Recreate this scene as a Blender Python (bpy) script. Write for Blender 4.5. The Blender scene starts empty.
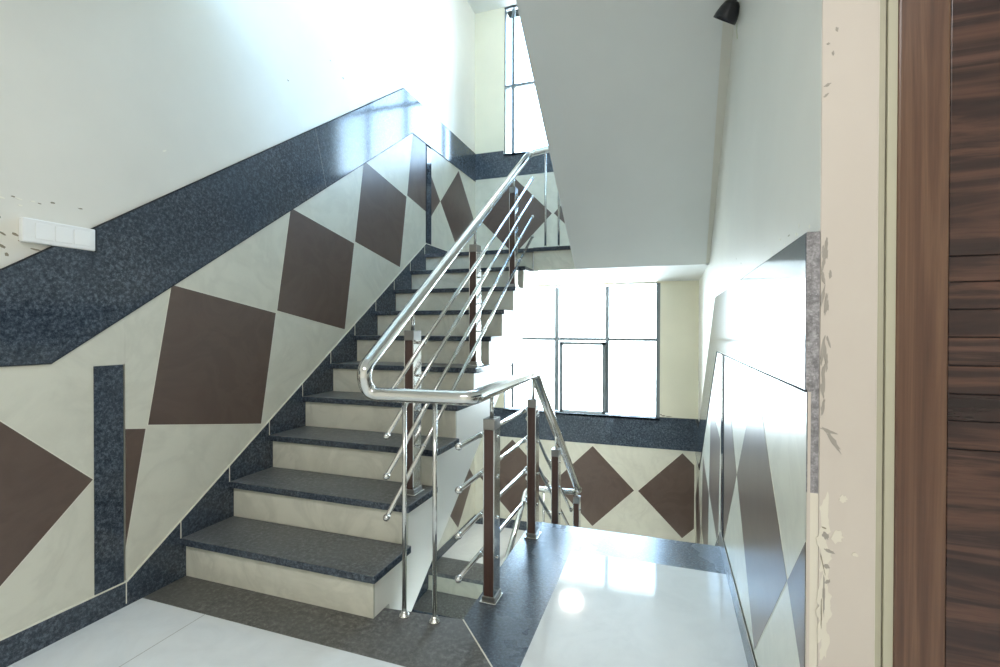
import bpy, bmesh, math, random
from mathutils import Vector, Matrix
random.seed(7)
SC = bpy.context.scene
COL = SC.collection

# ---------------------------------------------------------------- measured frame of the place (metres)
XL, XR, YB = -2.0705, 0.2613, 5.0955      # faces of the left, right and back dados
RISE, GO = 0.18, 0.2561                   # one step
SL = RISE / GO                            # slope of the flights
Y1 = 1.5795                               # nosing of the first step of the left flight
XS = -1.0533                              # right ends of its treads
CAM_Z = 1.1214

# ---------------------------------------------------------------- camera
def camera():
    a, b, c = (math.radians(v) for v in (19.1597, -0.4294, 0.1355))
    fw = Vector((-math.sin(a) * math.cos(b), math.cos(a) * math.cos(b), math.sin(b)))
    rt = Vector((math.cos(a), math.sin(a), 0))
    up = rt.cross(fw)
    r2 = rt * math.cos(c) + up * math.sin(c)
    u2 = -rt * math.sin(c) + up * math.cos(c)
    m = Matrix((r2, u2, -fw)).transposed().to_4x4()
    m.translation = Vector((0, 0, CAM_Z))
    cam = bpy.data.cameras.new('camera')
    cam.sensor_width = 36.0
    cam.lens = 36.0 * 483.92 / 1000.0
    cam.clip_start = 0.02
    o = bpy.data.objects.new('camera', cam)
    o.matrix_world = m
    COL.objects.link(o)
    SC.camera = o
camera()

# ---------------------------------------------------------------- sky, lamps, exposure
SKY = 13.5
w = bpy.data.worlds.new('sky')
SC.world = w
w.use_nodes = True
wn, wl_ = w.node_tree.nodes, w.node_tree.links
bg = wn['Background']
bg.inputs['Strength'].default_value = SKY
tc = wn.new('ShaderNodeTexCoord')
sx_ = wn.new('ShaderNodeSeparateXYZ')
cr = wn.new('ShaderNodeValToRGB')                 # bright haze at the horizon, bluer upwards
wl_.new(tc.outputs['Generated'], sx_.inputs[0])
wl_.new(sx_.outputs['Z'], cr.inputs['Fac'])
ce = cr.color_ramp.elements
ce[0].position, ce[0].color = 0.0, (0.74, 0.87, 0.95, 1)
ce[1].position, ce[1].color = 0.55, (0.36, 0.63, 1.0, 1)
wl_.new(cr.outputs['Color'], bg.inputs['Color'])

def area(name, loc, rot, sx, sy, power, color=(1, 1, 1), portal=False):
    l = bpy.data.lights.new(name, 'AREA')
    l.shape = 'RECTANGLE'
    l.size, l.size_y = sx, sy
    l.energy = power
    l.color = color
    if portal:
        l.cycles.is_portal = True
    o = bpy.data.objects.new(name, l)
    o.location = loc
    o.rotation_euler = rot
    COL.objects.link(o)
    return o
R90 = math.pi / 2
area('window_portal', (-0.905, YB + 0.10, 0.93), (-R90, 0, 0), 1.68, 1.40, 1, portal=True)
area('window_portal', (-0.905, YB + 0.10, 3.87), (-R90, 0, 0), 1.68, 1.62, 1, portal=True)
# the ceiling lamp of the landing, behind the photographer
area('landing_ceiling_lamp', (0.05, -0.70, 2.70), (0, 0, 0), 1.5, 0.45, 29, (1.0, 0.97, 0.95))
# added unseen fill that brightens the upper end wall, above the frame
l_ = bpy.data.lights.new('upper_fill', 'POINT')
l_.energy = 9
l_.color = (1.0, 1.0, 1.0)
l_.shadow_soft_size = 0.11
o_ = bpy.data.objects.new('upper_fill', l_)
o_.location = (-0.9, 4.2, 4.50)
COL.objects.link(o_)

SC.view_settings.view_transform = 'Standard'
SC.view_settings.look = 'None'
SC.view_settings.gamma = 1.0
SC.view_settings.use_curve_mapping = False
SC.view_settings.exposure = 0.88
SC.cycles.use_denoising = True
SC.cycles.max_bounces = 14
SC.cycles.diffuse_bounces = 8
SC.cycles.glossy_bounces = 6
SC.cycles.transparent_max_bounces = 12
SC.cycles.sample_clamp_indirect = 6.0
SC.cycles.caustics_reflective = False
SC.cycles.caustics_refractive = False

# ---------------------------------------------------------------- materials
MATS = {}
def new_mat(name, base=(0.5, 0.5, 0.5), rough=0.5, metal=0.0, spec=0.5):
    m = bpy.data.materials.new(name)
    m.use_nodes = True
    p = m.node_tree.nodes['Principled BSDF']
    p.inputs['Base Color'].default_value = (*base, 1)
    p.inputs['Roughness'].default_value = rough
    p.inputs['Metallic'].default_value = metal
    p.inputs['Specular IOR Level'].default_value = spec
    MATS[name] = m
    return m, m.node_tree.nodes, m.node_tree.links, p

def coords(N, L, scale=(1, 1, 1)):
    t = N.new('ShaderNodeTexCoord')
    mp = N.new('ShaderNodeMapping')
    mp.inputs['Scale'].default_value = scale
    L.new(t.outputs['Object'], mp.inputs['Vector'])
    return mp.outputs['Vector']

def noise(N, L, vec, scale, detail=4, rough=0.55, dist=0.0):
    n = N.new('ShaderNodeTexNoise')
    n.inputs['Scale'].default_value = scale
    n.inputs['Detail'].default_value = detail
    n.inputs['Roughness'].default_value = rough
    n.inputs['Distortion'].default_value = dist
    L.new(vec, n.inputs['Vector'])
    return n.outputs['Fac']

def ramp(N, L, fac, stops):
    r = N.new('ShaderNodeValToRGB')
    e = r.color_ramp.elements
    while len(e) < len(stops):
        e.new(0.5)
    for k, (pos, c) in enumerate(stops):
        e[k].position = pos
        e[k].color = (*c, 1)
    L.new(fac, r.inputs['Fac'])
    return r.outputs['Color']

def mixc(N, L, fac, a, b, blend='MIX'):
    m = N.new('ShaderNodeMix')
    m.data_type = 'RGBA'
    m.blend_type = blend
    if isinstance(fac, (int, float)):
        m.inputs[0].default_value = fac
    else:
        L.new(fac, m.inputs[0])
    for i, v in ((6, a), (7, b)):
        if isinstance(v, tuple):
            m.inputs[i].default_value = (*v, 1)
        else:
            L.new(v, m.inputs[i])
    return m.outputs[2]

def bump(N, L, p, height, strength, dist=0.002):
    b = N.new('ShaderNodeBump')
    b.inputs['Strength'].default_value = strength
    b.inputs['Distance'].default_value = dist
    L.new(height, b.inputs['Height'])
    L.new(b.outputs['Normal'], p.inputs['Normal'])

def plaster(name, c, rough=0.42, var=0.05, spec=0.5):
    m, N, L, p = new_mat(name, c, rough, 0, spec)
    v = coords(N, L)
    f = noise(N, L, v, 1.6, 5)
    lo = tuple(x * (1 - var) for x in c)
    hi = tuple(min(1, x * (1 + var)) for x in c)
    L.new(ramp(N, L, f, [(0.3, lo), (0.7, hi)]), p.inputs['Base Color'])
    bump(N, L, p, noise(N, L, v, 26, 3), 0.10, 0.002)

def granite(name, lo, mid, hi, rough, dust=None, scale=80):
    m, N, L, p = new_mat(name, mid, rough)
    v = coords(N, L)
    f = noise(N, L, v, scale, 6, 0.78)
    c = ramp(N, L, f, [(0.38, lo), (0.5, mid), (0.66, hi)])
    f2 = noise(N, L, v, 330, 2, 0.5)
    c = mixc(N, L, ramp(N, L, f2, [(0.66, (0, 0, 0)), (0.74, (1, 1, 1))]), c, tuple(min(1, x * 1.5) for x in hi))
    f3 = noise(N, L, v, 2.2, 4)
    c = mixc(N, L, ramp(N, L, f3, [(0.35, (0, 0, 0)), (0.75, (0.55, 0.55, 0.55))]), c, tuple(x * 1.35 for x in mid))
    if dust:
        c = mixc(N, L, ramp(N, L, noise(N, L, v, 3.5, 6), [(0.35, (0.1,) * 3), (0.7, (0.6,) * 3)]), c, dust)
    L.new(c, p.inputs['Base Color'])
    rr = N.new('ShaderNodeMapRange')
    rr.inputs['To Min'].default_value = rough * 0.8
    rr.inputs['To Max'].default_value = rough * 1.3
    L.new(f3, rr.inputs['Value'])
    L.new(rr.outputs['Result'], p.inputs['Roughness'])

def tile(name, c, vein, rough, amount=0.5, spec=0.5):
    m, N, L, p = new_mat(name, c, rough, 0, spec)
    v = coords(N, L)
    f = noise(N, L, v, 3.0, 7, 0.6, 1.4)
    col = ramp(N, L, f, [(0.40, c), (0.52, tuple(x * (1 - amount) + y * amount for x, y in zip(c, vein))), (0.60, c)])
    f2 = noise(N, L, v, 9, 4)
    col = mixc(N, L, ramp(N, L, f2, [(0.3, (0, 0, 0)), (0.75, (0.5, 0.5, 0.5))]), col, tuple(min(1, x * 1.08) for x in c))
    L.new(col, p.inputs['Base Color'])

plaster('paint_green', (0.745, 0.73, 0.665), 0.34)
plaster('paint_cream', (0.74, 0.71, 0.57), 0.40)
plaster('paint_soffit', (0.78, 0.80, 0.79), 0.55, 0.03)
plaster('paint_string', (0.83, 0.81, 0.74), 0.40, 0.04)
plaster('paint_pilaster', (0.54, 0.485, 0.43), 0.5, 0.04)
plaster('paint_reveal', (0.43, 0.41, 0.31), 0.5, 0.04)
plaster('paint_white', (0.80, 0.81, 0.80), 0.5, 0.02)
granite('granite_wall', (0.012, 0.018, 0.027), (0.040, 0.053, 0.072), (0.15, 0.18, 0.215), 0.10)
granite('granite_floor', (0.02, 0.027, 0.036), (0.064, 0.084, 0.110), (0.19, 0.225, 0.265), 0.26)
granite('granite_dusty', (0.03, 0.03, 0.027), (0.085, 0.083, 0.075), (0.27, 0.27, 0.25), 0.40, (0.15, 0.148, 0.135), 45)
granite('granite_tread', (0.03, 0.032, 0.034), (0.085, 0.09, 0.095), (0.30, 0.31, 0.31), 0.34, (0.14, 0.145, 0.145), 55)
granite('granite_edge', (0.10, 0.10, 0.10), (0.22, 0.21, 0.22), (0.45, 0.44, 0.45), 0.7)
tile('tile_cream', (0.66, 0.65, 0.555), (0.54, 0.53, 0.45), 0.33)
tile('tile_brown', (0.108, 0.075, 0.062), (0.14, 0.10, 0.082), 0.33, 0.6)
tile('tile_grout', (0.74, 0.72, 0.62), (0.7, 0.68, 0.58), 0.5)
tile('tile_riser', (0.71, 0.70, 0.60), (0.50, 0.50, 0.42), 0.25)
tile('marble_floor', (0.76, 0.79, 0.79), (0.66, 0.69, 0.69), 0.07, 0.4)
new_mat('seam', (0.36, 0.36, 0.34), 0.6)
new_mat('joint_dark', (0.03, 0.034, 0.04), 0.9, 0.0, 0.1)
m, N, L, p = new_mat('steel', (0.70, 0.70, 0.68), 0.16, 1.0)
L.new(ramp(N, L, noise(N, L, coords(N, L), 14, 3), [(0.3, (0.10,) * 3), (0.7, (0.24,) * 3)]), p.inputs['Roughness'])
new_mat('steel_dull', (0.30, 0.29, 0.275), 0.34, 1.0)
new_mat('aluminium', (0.17, 0.20, 0.22), 0.4, 0.3)
new_mat('aluminium_lit', (0.42, 0.47, 0.50), 0.4, 0.3)  # lit copy for the bottom rails: light at the sill put into the colour
new_mat('plastic_white', (0.84, 0.85, 0.84), 0.35)
new_mat('plastic_rocker', (0.90, 0.91, 0.90), 0.25)
new_mat('plastic_black', (0.012, 0.012, 0.016), 0.25)
new_mat('bulb_pale', (0.62, 0.66, 0.48), 0.35)
new_mat('chip_dark', (0.27, 0.24, 0.18), 0.9)
new_mat('chip_light', (0.86, 0.84, 0.74), 0.8)
new_mat('cement', (0.33, 0.305, 0.27), 0.95)
new_mat('putty', (0.64, 0.60, 0.51), 0.8)
m, N, L, p = new_mat('lamp_glass', (0.95, 0.95, 0.92), 0.3)
p.inputs['Emission Color'].default_value = (1, 0.96, 0.88, 1)
p.inputs['Emission Strength'].default_value = 30.0

def wood(name, sc, stops, rough, shift):
    m, N, L, p = new_mat(name, (0.2, 0.1, 0.06), rough)
    v = coords(N, L, sc)
    f = noise(N, L, v, 1.0, 6, 0.62, 0.6)
    c = ramp(N, L, f, stops)
    v2 = coords(N, L, tuple(x * 5 for x in sc))
    f2 = noise(N, L, v2, 1.3, 4, 0.6)
    c = mixc(N, L, ramp(N, L, f2, [(0.35, (0, 0, 0)), (0.7, (0.4, 0.4, 0.4))]), c, shift)
    L.new(c, p.inputs['Base Color'])
wood('wood_door', (0.9, 3, 12), [(0.36, (0.012, 0.007, 0.008)), (0.46, (0.034, 0.017, 0.015)), (0.54, (0.10, 0.048, 0.033)), (0.62, (0.026, 0.014, 0.013)), (0.72, (0.12, 0.060, 0.044))], 0.27, (0.045, 0.022, 0.019))
wood('wood_frame', (22, 5, 0.9), [(0.32, (0.036, 0.018, 0.014)), (0.47, (0.100, 0.049, 0.031)), (0.58, (0.150, 0.082, 0.049)), (0.74, (0.062, 0.030, 0.024))], 0.30, (0.09, 0.046, 0.03))
wood('wood_post', (40, 40, 2.5), [(0.3, (0.040, 0.021, 0.016)), (0.5, (0.080, 0.041, 0.031)), (0.72, (0.055, 0.028, 0.022))], 0.28, (0.07, 0.037, 0.028))

# thin architectural glass: clear, with a Fresnel reflection
m = bpy.data.materials.new('glass_clear')
m.use_nodes = True
N, L = m.node_tree.nodes, m.node_tree.links
N.clear()
out = N.new('ShaderNodeOutputMaterial')
mx = N.new('ShaderNodeMixShader')
tr = N.new('ShaderNodeBsdfTransparent')
gl = N.new('ShaderNodeBsdfGlossy')
fr = N.new('ShaderNodeFresnel')
fr.inputs['IOR'].default_value = 1.45
gl.inputs['Roughness'].default_value = 0.02
tr.inputs['Color'].default_value = (0.97, 0.985, 0.98, 1)
L.new(fr.outputs[0], mx.inputs[0]); L.new(tr.outputs[0], mx.inputs[1]); L.new(gl.outputs[0], mx.inputs[2]); L.new(mx.outputs[0], out.inputs['Surface'])
MATS['glass_clear'] = m

# ---------------------------------------------------------------- mesh helpers
class MB:
    """collects shapes and links them as one mesh object"""
    def __init__(self):
        self.bm = bmesh.new(); self.mats = []
    def mi(self, m):
        if m not in self.mats: self.mats.append(m)
        return self.mats.index(m)
    def face(self, vs, k, smooth=False):
        try:
            f = self.bm.faces.new(vs)
        except ValueError:
            return
        f.material_index = k; f.smooth = smooth
    def box(self, x0, x1, y0, y1, z0, z1, m, bev=0.0):
        x0, x1 = min(x0, x1), max(x0, x1); y0, y1 = min(y0, y1), max(y0, y1); z0, z1 = min(z0, z1), max(z0, z1)
        k = self.mi(m)
        v = [self.bm.verts.new((x, y, z)) for x in (x0, x1) for y in (y0, y1) for z in (z0, z1)]
        fs = []
        for q in ((0, 1, 3, 2), (4, 6, 7, 5), (0, 4, 5, 1), (2, 3, 7, 6), (0, 2, 6, 4), (1, 5, 7, 3)):
            f = self.bm.faces.new([v[i] for i in q]); f.material_index = k; fs.append(f)
        if bev:
            es = list({e for f in fs for e in f.edges})
            r = bmesh.ops.bevel(self.bm, geom=es, offset=bev, segments=2, affect='EDGES', profile=0.5)
            for f in r['faces']: f.material_index = k
        return self
    def prism(self, pts, fn, t0, t1, m):
        """2-D polygon (s, z) given depth t0..t1 through fn(s, z, t)"""
        k = self.mi(m)
        a = [self.bm.verts.new(fn(s, z, t0)) for s, z in pts]
        b = [self.bm.verts.new(fn(s, z, t1)) for s, z in pts]
        n = len(pts)
        self.face(list(reversed(a)), k); self.face(b, k)
        for i in range(n):
            self.face([a[i], a[(i + 1) % n], b[(i + 1) % n], b[i]], k)
        return self
    def tube(self, pts, r, m, seg=16, caps=True):
        k = self.mi(m)
        pts = [Vector(p) for p in pts]
        tang = []
        for i in range(len(pts)):
            a = pts[max(i - 1, 0)]; b = pts[min(i + 1, len(pts) - 1)]
            tang.append((b - a).normalized())
        ref = Vector((0, 0, 1)) if abs(tang[0].z) < 0.9 else Vector((1, 0, 0))
        nrm = tang[0].cross(ref).normalized()
        rings = []
        for i, p in enumerate(pts):
            if i: nrm = (nrm - tang[i] * nrm.dot(tang[i])).normalized()
            bi = tang[i].cross(nrm)
            sc = 1.0
            if 0 < i < len(pts) - 1:
                d1 = (pts[i] - pts[i - 1]).normalized()
                sc = 1.0 / max(0.5, d1.dot(tang[i]))
            rings.append([self.bm.verts.new(p + (nrm * math.cos(2 * math.pi * j / seg) + bi * math.sin(2 * math.pi * j / seg)) * r * (sc if sc < 1.02 else 1.0)) for j in range(seg)])
        for i in range(len(rings) - 1):
            for j in range(seg):
                self.face([rings[i][j], rings[i][(j + 1) % seg], rings[i + 1][(j + 1) % seg], rings[i + 1][j]], k, True)
        if caps:
            self.face(list(reversed(rings[0])), k); self.face(rings[-1], k)
        return self
    def lathe(self, c, prof, m, axis=Vector((0, 0, 1)), seg=20):
        """profile of (radius, height along axis) about the point c"""
        k = self.mi(m)
        q = Vector((0, 0, 1)).rotation_difference(Vector(axis).normalized())
        c = Vector(c); rings = []
        for r, h in prof:
            if r < 1e-6:
                rings.append([self.bm.verts.new(c + q @ Vector((0, 0, h)))])
            else:
                rings.append([self.bm.verts.new(c + q @ Vector((r * math.cos(2 * math.pi * j / seg), r * math.sin(2 * math.pi * j / seg), h))) for j in range(seg)])
        for a, b in zip(rings, rings[1:]):
            for j in range(seg):
                j2 = (j + 1) % seg
                if len(a) == 1 and len(b) == 1: continue
                if len(a) == 1: self.face([a[0], b[j], b[j2]], k, True)
                elif len(b) == 1: self.face([a[j], a[j2], b[0]], k, True)
                else: self.face([a[j], a[j2], b[j2], b[j]], k, True)
        if len(rings[0]) > 1: self.face(list(reversed(rings[0])), k)
        if len(rings[-1]) > 1: self.face(rings[-1], k)
        return self
    def ball(self, c, r, m, seg=14):
        n = 8
        return self.lathe(c, [(r * math.sin(math.pi * i / n), -r * math.cos(math.pi * i / n)) for i in range(n + 1)], m, seg=seg)
    def build(self, name, parent=None, kind=None, label=None, cat=None, group=None, bevel=0.0):
        bmesh.ops.recalc_face_normals(self.bm, faces=self.bm.faces[:])
        me = bpy.data.meshes.new(name)
        self.bm.to_mesh(me); self.bm.free()
        for m in self.mats: me.materials.append(MATS[m])
        o = bpy.data.objects.new(name, me)
        COL.objects.link(o)
        if parent: 
            o.parent = parent
            o.matrix_parent_inverse = Matrix.Translation(-parent.location)
        if bevel:
            b = o.modifiers.new('bevel', 'BEVEL'); b.width = bevel; b.segments = 2; b.limit_method = 'ANGLE'
        tag(o, label, cat, group, kind)
        return o

def tag(o, label=None, cat=None, group=None, kind=None):
    for k, v in (('label', label), ('category', cat), ('group', group), ('kind', kind)):
        if v: o[k] = v

def thing(name, loc, label, cat, group=None, kind=None):
    o = bpy.data.objects.new(name, None)
    o.empty_display_size = 0.05
    o.location = loc
    COL.objects.link(o)
    tag(o, label, cat, group, kind)
    return o

def fillet(pts, radii, n=8):
    """polyline with its corners rounded"""
    pts = [Vector(p) for p in pts]
    out = [pts[0]]
    for i in range(1, len(pts) - 1):
        r = radii[i - 1]
        a = (pts[i - 1] - pts[i]); b = (pts[i + 1] - pts[i])
        d = min(r, a.length * 0.49, b.length * 0.49)
        p0 = pts[i] + a.normalized() * d; p2 = pts[i] + b.normalized() * d
        for j in range(n + 1):
            t = j / n
            out.append(p0 * (1 - t) ** 2 + pts[i] * 2 * t * (1 - t) + p2 * t * t)
    out.append(pts[-1])
    return out

left = lambda s, z, t: (XL + t, s, z)          # t = height above the dado face, into the stairwell
right = lambda s, z, t: (XR - t, s, z)
back = lambda s, z, t: (s, YB - t, z)

def lerp_poly(pl, s):
    for (a, za), (b, zb) in zip(pl, pl[1:]):
        if a - 1e-9 <= s <= b + 1e-9:
            return za + (zb - za) * (s - a) / (b - a)
    return pl[0][1] if s < pl[0][0] else pl[-1][1]

def strip(mb, lo, hi, fn, t0, t1, m):
    """the band between two polylines, as one strip"""
    s0, s1 = max(lo[0][0], hi[0][0]), min(lo[-1][0], hi[-1][0])
    ss = sorted({round(v, 5) for v, _ in lo + hi if s0 <= v <= s1} | {s0, s1})
    pts = [(s, lerp_poly(lo, s)) for s in ss] + [(s, lerp_poly(hi, s)) for s in reversed(ss)]
    mb.prism(pts, fn, t0, t1, m)

def clip(poly, region):
    """a convex polygon cut by a convex counter-clockwise region"""
    out = poly
    n = len(region)
    for i in range(n):
        a, b = region[i], region[(i + 1) % n]
        inside = lambda p: (b[0] - a[0]) * (p[1] - a[1]) - (b[1] - a[1]) * (p[0] - a[0]) >= -1e-9
        src, out = out, []
        for j in range(len(src)):
            p, q = src[j], src[(j + 1) % len(src)]
            if inside(p): out.append(p)
            if inside(p) != inside(q):
                d1 = (b[0] - a[0]) * (p[1] - a[1]) - (b[1] - a[1]) * (p[0] - a[0])
                d2 = (b[0] - a[0]) * (q[1] - a[1]) - (b[1] - a[1]) * (q[0] - a[0])
                t = d1 / (d1 - d2)
                out.append((p[0] + (q[0] - p[0]) * t, p[1] + (q[1] - p[1]) * t))
        if len(out) < 3: return []
    return out

def diamond(c, h, ang):
    return [(c[0] + h * math.cos(ang + k * math.pi / 2), c[1] + h * math.sin(ang + k * math.pi / 2)) for k in range(4)]

def dado(mb, region, diamonds, fn, thick=0.011):
    """cream tiles with brown diamonds laid in, light grout round each diamond"""
    mb.prism(region, fn, -thick, 0.0, 'tile_cream')
    for c, h, ang in diamonds:
        g = clip(diamond(c, h + 0.005, ang), region)
        d = clip(diamond(c, h, ang), region)
        if d:
            mb.prism(g, fn, -0.001, 0.0006, 'tile_grout')
            mb.prism(d, fn, -0.001, 0.0011, 'tile_brown')

def blob(c, rx, rz, n=9, jit=0.45, ang=0.0):
    pts = []
    for k in range(n):
        a = 2 * math.pi * k / n
        q = 1 + random.uniform(-jit, jit)
        x, z = rx * q * math.cos(a), rz * q * math.sin(a)
        pts.append((c[0] + x * math.cos(ang) - z * math.sin(ang), c[1] + x * math.sin(ang) + z * math.cos(ang)))
    return pts

# ================================================================ THE SETTING
PL = 0.012                       # the painted wall lies this far behind the dado face
YN = -2.2                        # wall behind the photographer
TOP = 4.70
XE = 1.75
XP = XR + 0.020                  # painted face of the right wall
soffit_edge = lambda s: .259 - .0195 * (3.84 - s)   # right edge of the sloping soffit
YP = 1.107                       # face of the wall that carries the door

# --- left wall
mb = MB()
mb.box(XL - 0.25, XL - PL, YN - 0.2, YB + 0.35, -3.2, 5.0, 'paint_green')
lw = lambda s, z, t: (XL - PL + t, s, z)
for (s, z, a, b, kind_, ang) in [(0.968, 1.555, .016, .004, 'chip_light', 0), (1.003, 1.566, .006, .003, 'chip_dark', -.3), (1.017, 1.562, .010, .003, 'chip_light', -.2),
        (0.966, 1.49, .005, .006, 'chip_dark', 0), (0.975, 1.437, .010, .004, 'chip_dark', -.5), (1.007, 1.44, .010, .004, 'chip_dark', -.3),
        (1.022, 1.42, .008, .003, 'chip_dark', -.2), (0.972, 1.395, .014, .004, 'chip_dark', -.5), (0.985, 1.368, .005, .006, 'chip_dark', 0),
        (1.055, 1.562, .007, .003, 'chip_light', 0), (1.075, 1.560, .006, .002, 'chip_dark', 0), (1.115, 1.572, .007, .003, 'chip_dark', 0),
        (1.02, 1.54, .008, .003, 'chip_light', 0), (1.062, 1.398, .016, .003, 'chip_dark', -.1), (1.20, 1.572, .007, .002, 'chip_dark', 0),
        (2.25, 2.56, .008, .005, 'chip_dark', 0), (2.62, 2.87, .006, .004, 'chip_dark', 0), (2.75, 2.82, .008, .005, 'chip_dark', 0), (1.52, 1.90, .012, .004, 'chip_light', .5)]:
    mb.prism(blob((s, z), a, b, 8, .35, ang), lw, -0.001, 0.0008, kind_)
mb.build('wall_left', kind='structure', label='tall pale green painted wall beside the ascending flight', cat='wall')

# polylines of the left dado: base board top, granite band bottom and top
Y0L = 0.3
skT = [(Y0L, .10), (1.352, .10), (3.912, 1.90), (YB, 1.90)]
bdB = [(Y0L, 1.0), (1.0985, 1.0), (3.659, 2.80), (YB, 2.80)]
bdT = [(Y0L, 1.314), (.968, 1.314), (3.523, 3.11), (YB, 3.11)]
skB = [(Y0L, 0.0), (1.604, 0.0), (4.164, 1.80), (YB, 1.80)]
mb = MB()
strip(mb, skB, skT, left, -PL, 0.004, 'granite_wall')
for i in range(10):                                   # joints above each nosing
    y = Y1 + i * GO
    if y < 3.9:
        mb.prism([(y - .0025, (i + 1) * RISE), (y + .0025, (i + 1) * RISE), (y + .0025, lerp_poly(skT, y)), (y - .0025, lerp_poly(skT, y))], left, 0, .0046, 'tile_grout')
mb.prism([(1.345, .01), (1.349, .01), (1.349, .097), (1.345, .097)], left, 0, .0046, 'tile_grout')
strip(mb, [(s, z - .004) for s, z in skT], [(s, z + .002) for s, z in skT], left, -PL, .0050, 'tile_grout')
mb.build('baseboard_left', kind='structure', label='dark granite skirting stepping up beside the ascending flight', cat='baseboard')

mb = MB()
strip(mb, bdB, bdT, left, -PL, 0.004, 'granite_wall')
strip(mb, bdT, [(s, z + .004) for s, z in bdT], left, -PL, 0.002, 'joint_dark')
strip(mb, [(s, z - .004) for s, z in bdB], bdB, left, -PL, 0.0045, 'joint_dark')
mb.prism([(2.56, lerp_poly(bdB, 2.56)), (2.5615, lerp_poly(bdB, 2.5615)), (2.4615, lerp_poly(bdT, 2.4615)), (2.46, lerp_poly(bdT, 2.46))], left, 0, .0042, 'seam')
mb.build('trim_1', kind='structure', label='dark granite band rising diagonally across the left wall', cat='trim')

H = 0.43
A45 = math.atan(SL)
mb = MB()
dado(mb, [(Y0L, .10), (1.235, .10), (1.235, 1.0), (Y0L, 1.0)], [((.80, .547), H, 0), ((-.06, .547), H, 0)], left)
mb.prism([(1.234, .10), (1.339, .10), (1.339, .978), (1.234, .978)], left, -PL, 0.003, 'granite_wall')
mb.prism([(1.0985, 1.0), (1.2345, 1.0), (1.2345, .979), (1.3475, .979), (1.3475, lerp_poly(bdB, 1.3475))], left, -PL, 0.0, 'tile_cream')
slope = [(1.348, .10), (3.914, 1.90), (3.914, 2.80), (3.659, 2.80), (1.348, lerp_poly(bdB, 1.348))]
dado(mb, slope, [((1.79 + k * .714, .965 + k * .509), H, A45) for k in range(-1, 4)], left)
mb.prism([(3.914, 1.90), (4.014, 1.90), (4.014, 2.78), (3.914, 2.78)], left, -PL, 0.003, 'granite_wall')
mb.prism([(3.910, 1.905), (3.924, 1.905), (3.924, 2.795), (3.910, 2.795)], left, -.001, 0.004, 'joint_dark')
dado(mb, [(4.014, 1.90), (YB, 1.90), (YB, 2.80), (4.014, 2.80)], [((3.775, 2.352), .425, 0), ((4.632, 2.352), .425, 0)], left)
mb.build('trim_2', kind='structure', label='cream tiles with brown diamonds along the left wall', cat='wall tiles')

# the same wall one half storey lower, seen through the gap under the flight
LZ = -1.08
mb = MB()
kT = [(2.2, LZ + .10 - .6 * (3.97 - 2.2)), (3.97, LZ + .10), (YB, LZ + .10)]
kB = [(2.2, LZ - .6 * (4.24 - 2.2)), (4.24, LZ), (YB, LZ)]
strip(mb, kB, kT, left, -PL, .004, 'granite_wall')
strip(mb, [(s, z - .004) for s, z in kT], kT, left, -PL, .005, 'tile_grout')
mb.build('baseboard_left_lower', kind='structure', label='dark granite skirting of the lower landing, left side', cat='baseboard')
mb = MB()
lo_reg = [(2.6, kT[0][1] + .6 * .4), (3.97, LZ + .10), (3.97, LZ + 1.0), (2.6, LZ + 1.0)]
dado(mb, lo_reg, [], left)
dado(mb, [(3.97, LZ + .10), (YB, LZ + .10), (YB, LZ + 1.0), (3.97, LZ + 1.0)], [((3.775, LZ + .55), .425, 0), ((4.632, LZ + .55), .425, 0)], left)
mb.prism([(3.2, LZ + 1.0), (YB, LZ + 1.0), (YB, LZ + 1.33), (3.2, LZ + 1.33)], left, -PL, .004, 'granite_wall')
mb.build('trim_3', kind='structure', label='cream tiles with a brown diamond on the lower landing, left side', cat='wall tiles')

# --- back wall with two window openings
WX0, WX1 = -1.735, -0.076
LW0, LW1 = 0.235, 1.60
UW0, UW1 = 3.06, 4.70
mb = MB()
B0, B1 = YB + PL, YB + 0.22
mb.box(XL - .1, WX0, B0, B1, -3.2, 5.0, 'paint_cream')
mb.box(WX1, XP + .1, B0, B1, -3.2, 5.0, 'paint_cream')
mb.box(WX0, WX1, B0, B1, -3.2, LW0, 'paint_cream')
mb.box(WX0, WX1, B0, B1, LW1, UW0, 'paint_cream')
mb.box(WX0, WX1, B0, B1, UW1, 5.0, 'paint_cream')
bw = lambda s, z, t: (s, YB + PL - t, z)
for (s, z, a, b) in [(-.045, .266, .022, .006), (.01, .262, .03, .005), (-.065, .275, .008, .005)]:
    mb.prism(blob((s, z), a, b, 9, .4), bw, -.001, .0008, 'chip_dark')
mb.build('wall_back', kind='structure', label='cream painted end wall holding the two stairwell windows', cat='wall')

mb = MB()
mb.prism([(XL, LZ), (XR, LZ), (XR, LZ + .10), (XL, LZ + .10)], back, -PL, .004, 'granite_wall')
mb.build('baseboard_back', kind='structure', label='dark skirting at the foot of the lower end wall', cat='baseboard')
mb = MB()
mb.prism([(XL, 1.8), (XR, 1.8), (XR, 1.90), (XL, 1.90)], back, -PL, .004, 'granite_wall')
mb.build('baseboard_back_upper', kind='structure', label='dark skirting at the foot of the upper end wall', cat='baseboard')
mb = MB()
dado(mb, [(XL, LZ + .10), (XR, LZ + .10), (XR, LZ + 1.015), (XL, LZ + 1.015)], [], back)
reg = [(XL, LZ + .10), (XR - .013, LZ + .10), (XR - .013, LZ + 1.015), (XL, LZ + 1.015)]
for c in (.139, -.741, -1.621):
    d = diamond((c, -.512), .421, 0)
    mb.prism(clip(diamond((c, -.512), .426, 0), reg), back, -.001, .0006, 'tile_grout')
    mb.prism(clip(d, reg), back, -.001, .0011, 'tile_brown')
mb.build('trim_4', kind='structure', label='cream tiles with brown diamonds below the lower window', cat='wall tiles')
mb = MB()
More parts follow.
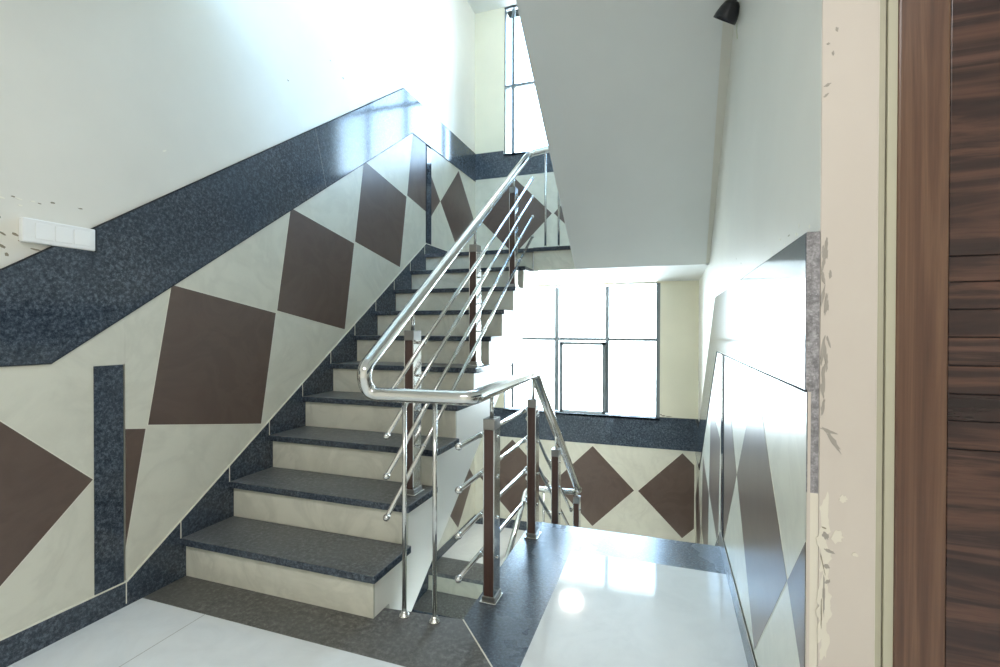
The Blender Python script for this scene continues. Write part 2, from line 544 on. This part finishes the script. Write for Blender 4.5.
mb.prism([(XL, LZ + 1.015), (XR, LZ + 1.015), (XR, .252), (WX1 - .006, .252), (WX1 - .006, .238), (WX0 + .006, .238), (WX0 + .006, .252), (XL, .252)], back, -PL, .004, 'granite_wall')
mb.box(WX0, WX1, YB - .004, YB + .10, LW0 - .02, LW0 + .004, 'granite_wall')
mb.build('trim_5', kind='structure', label='dark granite band under the lower window', cat='trim')
mb = MB()
dado(mb, [(XL, 1.90), (XR, 1.90), (XR, 2.815), (XL, 2.815)], [((-1.604, 2.372), .421, 0), ((-.742, 2.372), .421, 0), ((.12, 2.372), .421, 0)], back)
mb.build('trim_6', kind='structure', label='cream tiles with brown diamonds below the upper window', cat='wall tiles')
mb = MB()
mb.prism([(XL, 2.815), (XR, 2.815), (XR, 3.10), (WX1, 3.10), (WX1, 3.07), (WX0, 3.07), (WX0, 3.108), (XL, 3.108)], back, -PL, .004, 'granite_wall')
mb.box(WX0, WX1, YB - .004, YB + .10, UW0 - .02, UW0 + .006, 'granite_wall')
mb.build('trim_7', kind='structure', label='dark granite band under the upper window', cat='trim')

# --- windows
def window(name, z0, z1, zr, label, sash):
    t = thing(name, ((WX0 + WX1) / 2, YB + .06, z0), label, 'window', kind='structure')
    fy0, fy1 = YB + .035, YB + .085
    f = MB()
    a = 'aluminium'
    f.box(WX0, WX0 + .012, fy0, fy1, z0, z1, a)
    f.box(WX1 - .040, WX1, fy0, fy1, z0, z1, a)
    f.box(WX0, WX1, fy0, fy1, z0, z0 + .010, 'aluminium_lit')
    f.box(WX0, WX1, fy0, fy1, z1 - .006, z1, a)
    f.build('window_frame', t)
    for x0, x1 in ((-1.652, -1.622), (-1.158, -1.113), (-.620, -.582)):
        MB().box(x0, x1, fy0, fy1, z0 + .02, z1 - .02, a).build('mullion', t)
    MB().box(WX0, WX1, fy0 + .004, fy1 - .004, zr - .016, zr + .016, 'aluminium').build('transom', t)
    xs = [WX0 + .006, -1.637, -1.135, -.603, WX1 - .03]
    for i in range(4):
        for lo, hi in ((z0 + .01, zr), (zr, z1 - .01)):
            MB().box(xs[i], xs[i + 1], fy0 + .02, fy0 + .026, lo, hi, 'glass_clear').build('pane', t)
    if sash:
        s = MB()
        x0, x1, q0, q1, wd = -1.096, -.612, z0 + .012, zr - .028, .034
        y0, y1 = fy0 - .03, fy0 - .002
        s.box(x0, x0 + wd, y0, y1, q0, q1, a); s.box(x1 - wd, x1, y0, y1, q0, q1, a)
        s.box(x0, x1, y0, y1, q1 - wd, q1, a); s.box(x0, x1, y0, y1, q0, q0 + wd * .7, 'aluminium_lit')
        so = s.build('sash', t)
        h = MB().box(x0 + .006, x0 + .024, y0 - .018, y0, z0 + .12, z0 + .21, a).build('sash_handle', so)
    return t
window('window_1', LW0, LW1, 1.025, 'large blown-out lower window above the half landing', True)
window('window_2', UW0, UW1, 3.83, 'tall blown-out upper window beside the sloping soffit', False)

# --- right wall and the wall with the door
mb = MB()
mb.box(XP, XP + .095, YP, YB + .35, -3.2, 5.0, 'paint_green')
rw = lambda s, z, t: (XP - t, s, z)
for k in range(26):
    s = random.uniform(1.15, 2.6); z = 1.33 + random.uniform(.0, .12) * (1 if s > 1.6 else .3)
    mb.prism(blob((s, z), random.uniform(.003, .012), random.uniform(.002, .006), 7, .4), rw, -.001, .0006, random.choice(['chip_light', 'chip_light', 'paint_reveal']))
k_ = mb.mi('paint_green')                         # added filler in wall paint, closing the gap between the wall and the sloping flight
gap_fill = [(soffit_edge(3.83) + .0006, 3.83, 1.612), (XP, 3.83, 1.612), (XP, 2.20, 2.738), (soffit_edge(2.2) + .0006, 2.20, 2.738)]
cv = [mb.bm.verts.new(q) for q in gap_fill] + [mb.bm.verts.new((x, y, z + .25)) for x, y, z in gap_fill]
for q in ((0, 1, 2, 3), (7, 6, 5, 4), (0, 4, 5, 1), (1, 5, 6, 2), (2, 6, 7, 3), (3, 7, 4, 0)):
    mb.face([cv[i] for i in q], k_)
mb.build('wall_right', kind='structure', label='pale green painted wall on the right of the stairwell', cat='wall')

pil = lambda s, z, t: (s, YP - t, z)
mb = MB()
mb.prism([(XP + .0008, -.15), (.3745, -.15), (.3745, 2.73), (XP + .0008, 2.73)], pil, 0, .004, 'paint_pilaster')
# where the plaster was broken and patched along the corner
patches = []
for k in range(9):
    patches.append((XP + .008 + random.uniform(-.002, .006), .50 + k * .034, random.uniform(.006, .013), random.uniform(.016, .03), 'putty', random.uniform(-.3, .3)))
patches += [(.305, .905, .0035, .020, 'cement', .5), (.297, .925, .012, .003, 'cement', -.4), (.2925, 1.06, .002, .014, 'cement', 0), (.296, 1.10, .0015, .010, 'cement', .3),
        (.294, 1.17, .0015, .010, 'cement', 0), (.298, 1.23, .002, .007, 'cement', 0), (.292, 1.29, .0015, .006, 'cement', 0), (.289, 1.58, .004, .002, 'cement', .7), (.291, 1.60, .005, .0025, 'cement', .5),
        (.300, 1.66, .0015, .004, 'cement', 0), (.306, 1.705, .002, .004, 'cement', 0), (.292, 1.68, .002, .0015, 'cement', 0),
        (.293, .72, .004, .007, 'cement', .4), (.300, .69, .008, .0025, 'cement', -.4), (.295, .66, .004, .004, 'cement', 0), (.291, .60, .0015, .03, 'cement', 0), (.297, .63, .004, .003, 'cement', .6),
        (.322, .795, .006, .007, 'putty', 0), (.312, .72, .010, .012, 'putty', 0), (.342, .690, .005, .004, 'putty', 0), (.287, .565, .001, .03, 'chip_dark', 0), (.2885, .665, .001, .02, 'chip_dark', .2), (.2905, .735, .004, .0015, 'chip_dark', -.4)]
for k in range(14):
    patches.append((XP + .004 + random.uniform(0, .006), random.uniform(.85, 1.3), .002, random.uniform(.008, .02), 'cement', random.uniform(-.2, .2)))
for k, (s, z, a, b, m_, an) in enumerate(patches):
    if m_ == 'cement': a, b = a * 1.25, b * 1.15
    mb.prism(blob((s, z), a, b, 18, .30, an), pil, .003, .0042 + k * .00003, m_)
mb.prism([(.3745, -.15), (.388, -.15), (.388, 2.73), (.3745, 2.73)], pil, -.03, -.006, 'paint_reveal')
mb.prism([(.388, -.15), (.390, -.15), (.390, 2.73), (.388, 2.73)], pil, -.03, -.010, 'cement')
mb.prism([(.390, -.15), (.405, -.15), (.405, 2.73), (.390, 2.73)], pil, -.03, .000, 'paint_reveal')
mb.box(.404, 1.36, YP + .001, YP + .2, 2.12, 2.73, 'paint_pilaster')
mb.box(1.36, XE + .2, YP + .001, YP + .2, -.15, 2.73, 'paint_pilaster')
mb.box(XP, XE + .2, YP + .02, YP + .25, 2.73, 5.0, 'paint_green')
mb.build('wall_front', kind='structure', label='cream wall corner with chipped plaster beside the wooden door', cat='wall')

# door: frame on both sides and above, one leaf
dt = thing('door_1', (.88, YP, 0), 'dark brown wooden door with grooved panel at the right edge', 'door', kind='structure')
f = MB()
f.box(.405, .484, YP - .004, YP + .12, 0, 2.12, 'wood_frame', .004)
f.box(1.285, 1.36, YP - .004, YP + .12, 0, 2.12, 'wood_frame', .004)
f.box(.481, 1.285, YP - .004, YP + .12, 2.045, 2.12, 'wood_frame', .004)
f.build('door_frame', dt)
f = MB()
gz = [0.0] + [z for z in (.905, .957, 1.006, 1.058, 1.110, 1.161, 1.211, 1.258)] + [2.045]
for a, b in zip(gz, gz[1:]):
    f.box(.487, 1.283, YP + .004, YP + .045, a + .0008, b - .0008, 'wood_door', .0014)
f.box(.484, 1.283, YP + .009, YP + .04, .005, 2.04, 'joint_dark')
f.build('door_leaf', dt)
h = MB()
h.box(1.20, 1.245, YP - .002, YP + .006, .92, 1.12, 'steel_dull', .002)
h.tube(fillet([(1.222, YP + .0, 1.03), (1.222, YP - .05, 1.03), (1.10, YP - .05, 1.03)], [.02]), .009, 'steel')
h.build('door_handle', dt)

# right dado, sloping down beyond the landing edge
Y0R = YP + .001
rkT = [(Y0R, .10), (2.71, .10), (4.246, -.98), (YB, -.98)]
rkB = [(Y0R, 0.0), (2.76, 0.0), (4.296, -1.08), (YB, -1.08)]
rbB = [(Y0R, 1.004), (2.965, 1.004), (4.50, LZ + 1.0), (YB, LZ + 1.0)]
rbT = [(Y0R, 1.314), (3.095, 1.314), (4.63, .25), (YB, .25)]
mb = MB(); strip(mb, rkB, rkT, right, -.02, .004, 'granite_floor')
strip(mb, [(s, z - .003) for s, z in rkT], rkT, right, -.02, .005, 'tile_grout')
mb.build('baseboard_right', kind='structure', label='dark granite skirting at the foot of the right wall', cat='baseboard')
mb = MB(); strip(mb, rbB, rbT, right, -.02, .004, 'granite_wall')
strip(mb, rbT, [(s, z + .003) for s, z in rbT], right, -.02, .002, 'joint_dark')
strip(mb, [(s, z - .005) for s, z in rbB], rbB, right, -.02, .0045, 'joint_dark')
mb.prism([(XR - .003, 1.004), (XP, 1.004), (XP, 1.316), (XR - .003, 1.316)], lambda s, z, t: (s, Y0R - t, z), -.003, .003, 'granite_edge')
mb.build('trim_8', kind='structure', label='glossy granite band with rough cut end on the right wall', cat='trim')
mb = MB()
dado(mb, [(Y0R, .10), (2.602, .10), (2.602, 1.004), (Y0R, 1.004)], [((.83, .548), H, 0), ((1.692, .548), H, 0), ((2.554, .548), H, 0)], right, .019)
mb.prism([(2.602, .10), (2.71, .10), (2.71, 1.0), (2.602, 1.0)], right, -.02, .003, 'granite_wall')
mb.prism([(2.596, .105), (2.622, .105), (2.622, .998), (2.596, .998)], right, -.001, .004, 'joint_dark')
s2 = [(2.713, lerp_poly(rbB, 2.713)), (2.713, lerp_poly(rkT, 2.713)), (4.246, -.98), (4.246, lerp_poly(rbB, 4.246)), (2.965, 1.004)]
dado(mb, s2, [((3.12 + k * .714, .30 - k * .509), H, -A45) for k in range(-1, 3)], right, .019)
dado(mb, [(4.246, -.98), (YB, -.98), (YB, LZ + 1.0), (4.50, LZ + 1.0), (4.246, lerp_poly(rbB, 4.246))], [((4.70, -.53), .42, 0)], right, .019)
mb.prism([(XR, .80), (XP, .80), (XP, 1.004), (XR, 1.004)], lambda s, z, t: (s, Y0R - t, z), -.003, .002, 'granite_edge')
mb.prism([(XR, .10), (XP, .10), (XP, .80), (XR, .80)], lambda s, z, t: (s, Y0R - t, z), -.003, .002, 'putty')
mb.prism([(XR + .001, .10), (XR + .006, .10), (XR + .006, 1.0), (XR + .001, 1.0)], lambda s, z, t: (s, Y0R - t, z), -.003, .003, 'paint_pilaster')
mb.build('trim_9', kind='structure', label='glossy cream tiles with brown diamonds on the right wall', cat='wall tiles')

# --- floor of the landing: white marble framed in granite
WX = -.745                     # edge along the stair well
YF = 2.74                      # edge where the flight goes down
fl = lambda x, y, t: (x, y, t)
mb = MB()
mb.prism([(XL - PL, YN), (-.46, YN), (-.46, 1.41), (XL - PL, 1.41)], fl, -.15, 0, 'marble_floor')
mb.prism([(-.46, YN), (XE, YN), (XE, YP + .13), (-.46, YP + .13)], fl, -.15, 0, 'marble_floor')
mb.prism([(-.46, YP + .13), (XP, YP + .13), (XP, 2.436), (-.46, 2.436)], fl, -.15, 0, 'marble_floor')
mb.prism([(XL - PL, 1.41), (-.46, 1.41), (WX, 1.715), (-1.10, 1.680), (-1.10, 1.612), (XL - PL, 1.612)], fl, -.15, 0, 'granite_dusty')
mb.prism([(-.46, 1.41), (-.46, 2.436), (WX, 2.436), (WX, 1.715)], fl, -.15, 0, 'granite_floor')
mb.prism([(WX, 2.436), (XP, 2.436), (XP, YF), (WX, YF)], fl, -.15, 0, 'granite_floor')
mb.prism([(-.462, 1.409), (-.458, 1.413), (WX + .002, 1.718), (WX - .002, 1.714)], fl, -.01, .0004, 'tile_grout')
mb.prism([(-1.7165, YN), (-1.7135, YN), (-1.7135, 1.41), (-1.7165, 1.41)], fl, -.01, .0003, 'seam')
mb.build('floor', kind='structure', label='white marble landing floor framed by dark granite borders', cat='floor')

# half landings
mb = MB()
mb.box(XL - PL, XP, 3.924, YB + PL, 1.61, 1.765, 'paint_white')
mb.box(XL - PL, XP, 4.19, YB + PL, 1.765, 1.80, 'marble_floor')
mb.box(XL - PL, XS, 3.884, 4.19, 1.768, 1.80, 'granite_wall')
mb.box(XS, XP, 3.86, 4.19, 1.768, 1.80, 'granite_wall')
mb.box(XS, -.70, 3.874, 3.924, 1.609, 1.768, 'tile_riser')
mb.build('floor_upper', kind='structure', label='upper half landing slab with dark granite nosing', cat='landing')
mb = MB()
mb.box(XL - PL, XP, 4.235, YB + PL, LZ - .2, LZ, 'marble_floor')
mb.box(XL - PL, XP, 3.976, 4.235, LZ - .2, LZ - .032, 'tile_riser')
mb.box(XL - PL, XS, 3.937, 4.235, LZ - .032, LZ, 'granite_tread')
mb.box(XS, XP, 3.955, 4.235, LZ - .032, LZ, 'granite_tread')
mb.build('floor_lower', kind='structure', label='lower half landing with white marble and dark granite edge', cat='landing')

# floor slab of the storey above and the roof of the stairwell
mb = MB()
mb.box(XL - PL, XP, YN, 1.61, 2.73, 2.88, 'paint_white')
mb.box(-.745, XP, 1.61, 2.195, 2.73, 2.88, 'paint_white')
mb.box(XP, XE, YN, YP + .02, 2.73, 2.88, 'paint_white')
mb.box(XL - PL, XP + .1, YN, YB + .22, TOP, TOP + .15, 'paint_white')
mb.build('ceiling', kind='structure', label='white ceiling over landing and stairwell', cat='ceiling')

# behind the photographer
mb = MB()
mb.box(XL - .25, XE + .2, YN - .2, YN, -.15, 5.0, 'paint_green')
mb.build('wall_rear', kind='structure')
mb = MB()
mb.box(XE, XE + .2, YN - .2, YP + .25, -.15, 5.0, 'paint_green')
mb.build('wall_side', kind='structure')
mb = MB()
mb.box(XL - .25, XP + .2, .5, .7, -3.2, -.15, 'paint_green')
mb.box(XL - .25, XP + .2, .5, YB + .3, -3.3, -3.2, 'paint_green')
mb.build('wall_lower', kind='structure')

# ================================================================ FLIGHTS
def flight(name, label, x0, x1, ya, za, n, up, bottom, over=(0, 0), nose_last=True, body_m='paint_string', edge=None, GO=GO):
    """n risers; up = +1 climbs away from the camera, -1 towards it. bottom: soffit points (y, z) ordered from the foot to the head."""
    t = thing(name, ((x0 + x1) / 2, ya, za), label, 'stairs')
    NO, TH = .025, .032
    prof = []
    for i in range(n):                                 # sawtooth under the treads, foot to head
        yr = ya + up * (NO + i * GO)
        prof += [(yr + up * .012, za + i * RISE - (TH if i else 0)), (yr + up * .012, za + (i + 1) * RISE - TH)]
    poly = prof + list(reversed(bottom))
    MB().prism(poly, (lambda s, z, q: (x0 if q == 0 else edge(s), s, z)) if edge else (lambda s, z, q: (x0 + q, s, z)), 0, x1 - over[1] - x0, body_m).build('stair_string', t)
    for i in range(n):
        yr = ya + up * (NO + i * GO)
        MB().box(x0, x1 - over[1], yr, yr + up * .012, za + i * RISE, za + (i + 1) * RISE - TH, 'tile_riser').build('riser', t)
    for i in range(n - 1 if not nose_last else n):
        y = ya + up * i * GO
        dy = NO + GO + .001
        mb = MB().box(x0, x1, y, y + up * dy, za + (i + 1) * RISE - TH, za + (i + 1) * RISE, 'granite_wall', .004)
        k = mb.mi('granite_tread')
        for f in mb.bm.faces:                          # the worn walking face
            f.normal_update()
            if abs(f.normal.z) > .9 and f.calc_center_median().z > za + (i + 1) * RISE - .005: f.material_index = k
        mb.build('tread', t)
    return t

flight('staircase', 'flight with dark granite treads and cream risers climbing beside left wall', XL, XS, Y1, 0.0, 10, 1,
       [(1.72, 0.0), (1.72, -.15), (1.88, -.149), (3.90, 1.245), (4.14, 1.608), (4.0, 1.72)], over=(0, .022), nose_last=False)
flight('staircase', 'lower flight of dark steps seen through the gap beside the bottom baluster posts', XL, XS, 3.937 - 9 * .30, LZ - 1.8, 10, 1,
       [(1.5, LZ - 1.8), (1.75, LZ - 1.8), (3.95, LZ - .5), (3.97, LZ - .1)], over=(0, .022), nose_last=False, GO=.30)
flight('staircase', 'flight descending out of sight beyond the landing edge along right wall', -.745, .255, YF + 5 * GO, LZ, 6, -1,
       [(4.01, LZ - .19), (3.84, LZ - .19), (2.70, -.34), (2.70, -.15), (2.72, -.04)], nose_last=False)
flight('staircase', 'smooth grey sloping underside of the flight overhead, against right wall', -.70, .220, YF + 5 * GO, 1.8, 6, -1,
       [(4.0, 1.60), (3.832, 1.604), (2.20, 2.731), (2.20, 2.86), (2.70, 2.84)], nose_last=False, body_m='paint_soffit', edge=soffit_edge)

# ================================================================ RAILING
XU, XD = -1.12, -.69           # rail over the climbing flight, rail along the landing edge
ZR = .866
rail = thing('stair_railing', (-.9, 1.665, 0), 'polished steel stair railing with brown clad posts winding round the well', 'railing')
RT = .0280
up0 = lambda y: 1.516 + .697 * (y - 2.394)
hr = [(XD, 3.55, 2.98), (XD, 3.97, 2.672), (XU, 3.97, up0(3.97)), (XU, 1.598, up0(1.598)), (XU, 1.636, ZR), (XD, 1.665, ZR), (XD, 2.562, .886), (XD, 3.925, -.168)]
mb = MB()
mb.tube(fillet(hr, [.06, .05, .075, .055, .05, .018], 10), RT, 'steel', 20)
mb.build('handrail', rail)
mb = MB()
mb.tube(fillet([(XD, 3.925, -.200), (XU, 3.925, -.212), (XU, 2.6, -1.13)], [.07], 10), .022, 'steel', 18)
mb.ball((XD, 3.93, -.178), .034, 'steel')
mb.build('handrail', rail)

def post(x, y, zb, zt, zrail, rods, well):
    """steel-sided post with brown wood faces; rods pass on the well side (well = +1 / -1 along x)"""
    s = MB()
    for q in (-1, 1):
        s.box(x + q * .0205, x + q * .0245, y - .036, y + .036, zb + .008, zt - .045, 'steel')
    s.box(x - .0248, x + .0248, y - .0365, y + .0365, zt - .045, zt, 'steel_dull', .002)
    s.box(x - .020, x + .020, y - .028, y + .028, zb + .008, zt - .03, 'steel_dull')
    for z in rods:                                                   # bolt heads
        s.lathe((x - well * .0245, y, z), [(.0075, 0), (.0075, .003), (.004, .0055), (0, .006)], 'steel', (-well, 0, 0), 12)
    po = s.build('post', rail)
    for q in (-1, 1):
        MB().box(x - .0204, x + .0204, y + q * .026, y + q * .0362, zb + .010, zt - .0455, 'wood_post', .001).build('wood_facing', po, label='brown wood facing')
    b = MB()
    b.box(x - .036, x + .036, y - .048, y + .048, zb, zb + .010, 'steel', .002)
    b.box(x - .029, x + .029, y - .041, y + .041, zb + .010, zb + .03, 'steel_dull', .003)
    b.build('base_plate', po)
    MB().tube([(x, y, zt - .005), (x, y, zrail - .015)], .0085, 'steel', 12).build('rail_pin', po)
    for z in rods:
        c = MB()
        c.tube([(x + well * .024, y, z), (x + well * .050, y, z)], .0065, 'steel', 10)
        c.ball((x + well * .053, y, z), .0128, 'steel', 12)
        c.build('rod_clamp', po)

up_rods = [.846, .694, .532, .366]              # heights at Y = 1.68
ru = lambda z0, y: z0 + .6955 * (y - 1.68)
for y, zb, zt in ((1.99, 2 * RISE, 1.118), (2.755, 5 * RISE, 1.64), (3.535, 8 * RISE, 2.205)):
    post(XU, y, zb, zt, up0(y), [ru(z, y) for z in up_rods], 1)
ld_rods = [.680, .515, .343, .178]
rd = lambda z0, y: z0 - .7528 * (y - 2.562) - .008
for y, zt in ((1.885, .757), (2.538, .750)):
    post(XD, y, 0, zt, ZR - .005, ld_rods, -1)
rz = lambda y: .886 - .7733 * (y - 2.562)
for y, zb, zt in ((3.112, -2 * RISE, .345), (3.89, -5 * RISE, -.225)):
    post(XD, y, zb, zt, rz(y), [rd(z, y) for z in ld_rods], -1)

def rod(a, b):
    ro = MB().tube([a, b], .0100, 'steel', 12).build('rod', rail)
    for p in (a, b):
        MB().ball(p, .0145, 'steel', 12).build('ball_end', ro)
for z in up_rods:
    rod((XU + .055, 1.682, z), (XU + .055, 3.875, ru(z, 3.875)))
for z in ld_rods:
    rod((XD - .055, 1.672, z), (XD - .055, 2.60, z))
    rod((XD - .055, 2.63, rd(z, 2.63)), (XD - .055, 3.93, rd(z, 3.93)))

def support(x, y, zb, zt):
    so = MB().tube([(x, y, zb), (x, y, zt)], .0088, 'steel', 14).build('support_rod', rail)
    MB().lathe((x, y, zb), [(.0225, 0), (.0225, .004), (.016, .009), (.0115, .014), (.0105, .022)], 'steel', seg=20).build('floor_flange', so)
for x, y in ((-.972, 1.662), (-.843, 1.668)):
    support(x, y, 0, ZR)
for x in (-.975, -.862):
    support(x, 3.96, 1.8, 2.64)
    support(x, 3.925, LZ - RISE * 0, -.205)

# ================================================================ SMALL THINGS
sw = thing('light_switch', (XL, 1.128, 1.46), 'long white switch plate on the left wall above the granite band', 'light switch')
mb = MB(); mb.box(XL - PL, XL + .009, 1.016, 1.238, 1.417, 1.500, 'plastic_white', .004)
mb.build('switch_plate', sw)
MB().box(XL - PL, XL + .007, 1.2385, 1.2445, 1.413, 1.500, 'joint_dark').build('back_box', sw)
for k in range(3):
    y = 1.052 + k * .0575
    MB().box(XL + .007, XL + .0105, y, y + .053, 1.432, 1.487, 'plastic_rocker', .0015).build('rocker', sw)

wl = thing('wall_lamp', (XP, 2.32, 2.47), 'small black hooded lamp on right wall near sloping soffit', 'lamp')
ax = Vector((-.46, .50, -.73)).normalized()
c0 = Vector((XP - .034, 2.30, 2.508))
mb = MB()
mb.lathe(c0, [(0, -.030), (.020, -.028), (.034, -.016), (.043, .006), (.049, .030), (.051, .050), (.047, .050), (.035, .015), (0, .008)], 'plastic_black', ax, 24)
mb.build('hood', wl)
mb = MB(); mb.tube(fillet([(XP, 2.31, 2.60), (XP - .012, 2.305, 2.585), c0 - ax * .02], [.01]), .012, 'plastic_black', 10)
mb.lathe((XP, 2.31, 2.60), [(.03, 0), (.028, .012), (0, .014)], 'plastic_black', (-1, 0, 0), 18)
mb.build('bracket', wl)
MB().ball((XP - .05, 2.27, 2.555), .020, 'bulb_pale').build('collar', wl)
MB().tube([(XP - .004, 2.34, 2.46), (XP - .006, 2.335, 2.425), (XP - .002, 2.345, 2.395)], .0018, 'bulb_pale', 6).build('wire', wl)
sl = bpy.data.lights.new('lower_wall_fill', 'SPOT')  # added spot at the hood's mouth, to brighten the lower end wall
sl.energy = 175
sl.color = (1.0, 0.95, 0.86)
sl.spot_size = math.radians(48)
sl.spot_blend = 1.0
sl.shadow_soft_size = 0.05
so = bpy.data.objects.new('lower_wall_fill', sl)
so.location = c0 + ax * .060
so.rotation_euler = (Vector((-1.1, 5.1, -1.0)) - so.location).to_track_quat('-Z', 'Y').to_euler()
COL.objects.link(so)

cl = thing('ceiling_light', (-.90, 4.78, 1.61), 'round white dome light under upper half landing near window', 'ceiling light')
MB().lathe((-.90, 4.78, 1.61), [(.118, 0), (.118, -.014), (.105, -.018)], 'plastic_white', seg=32).build('base', cl)
MB().lathe((-.90, 4.78, 1.594), [(.108, 0), (.104, -.022), (.085, -.044), (.05, -.06), (0, -.066)], 'lamp_glass', seg=32).build('dome', cl)
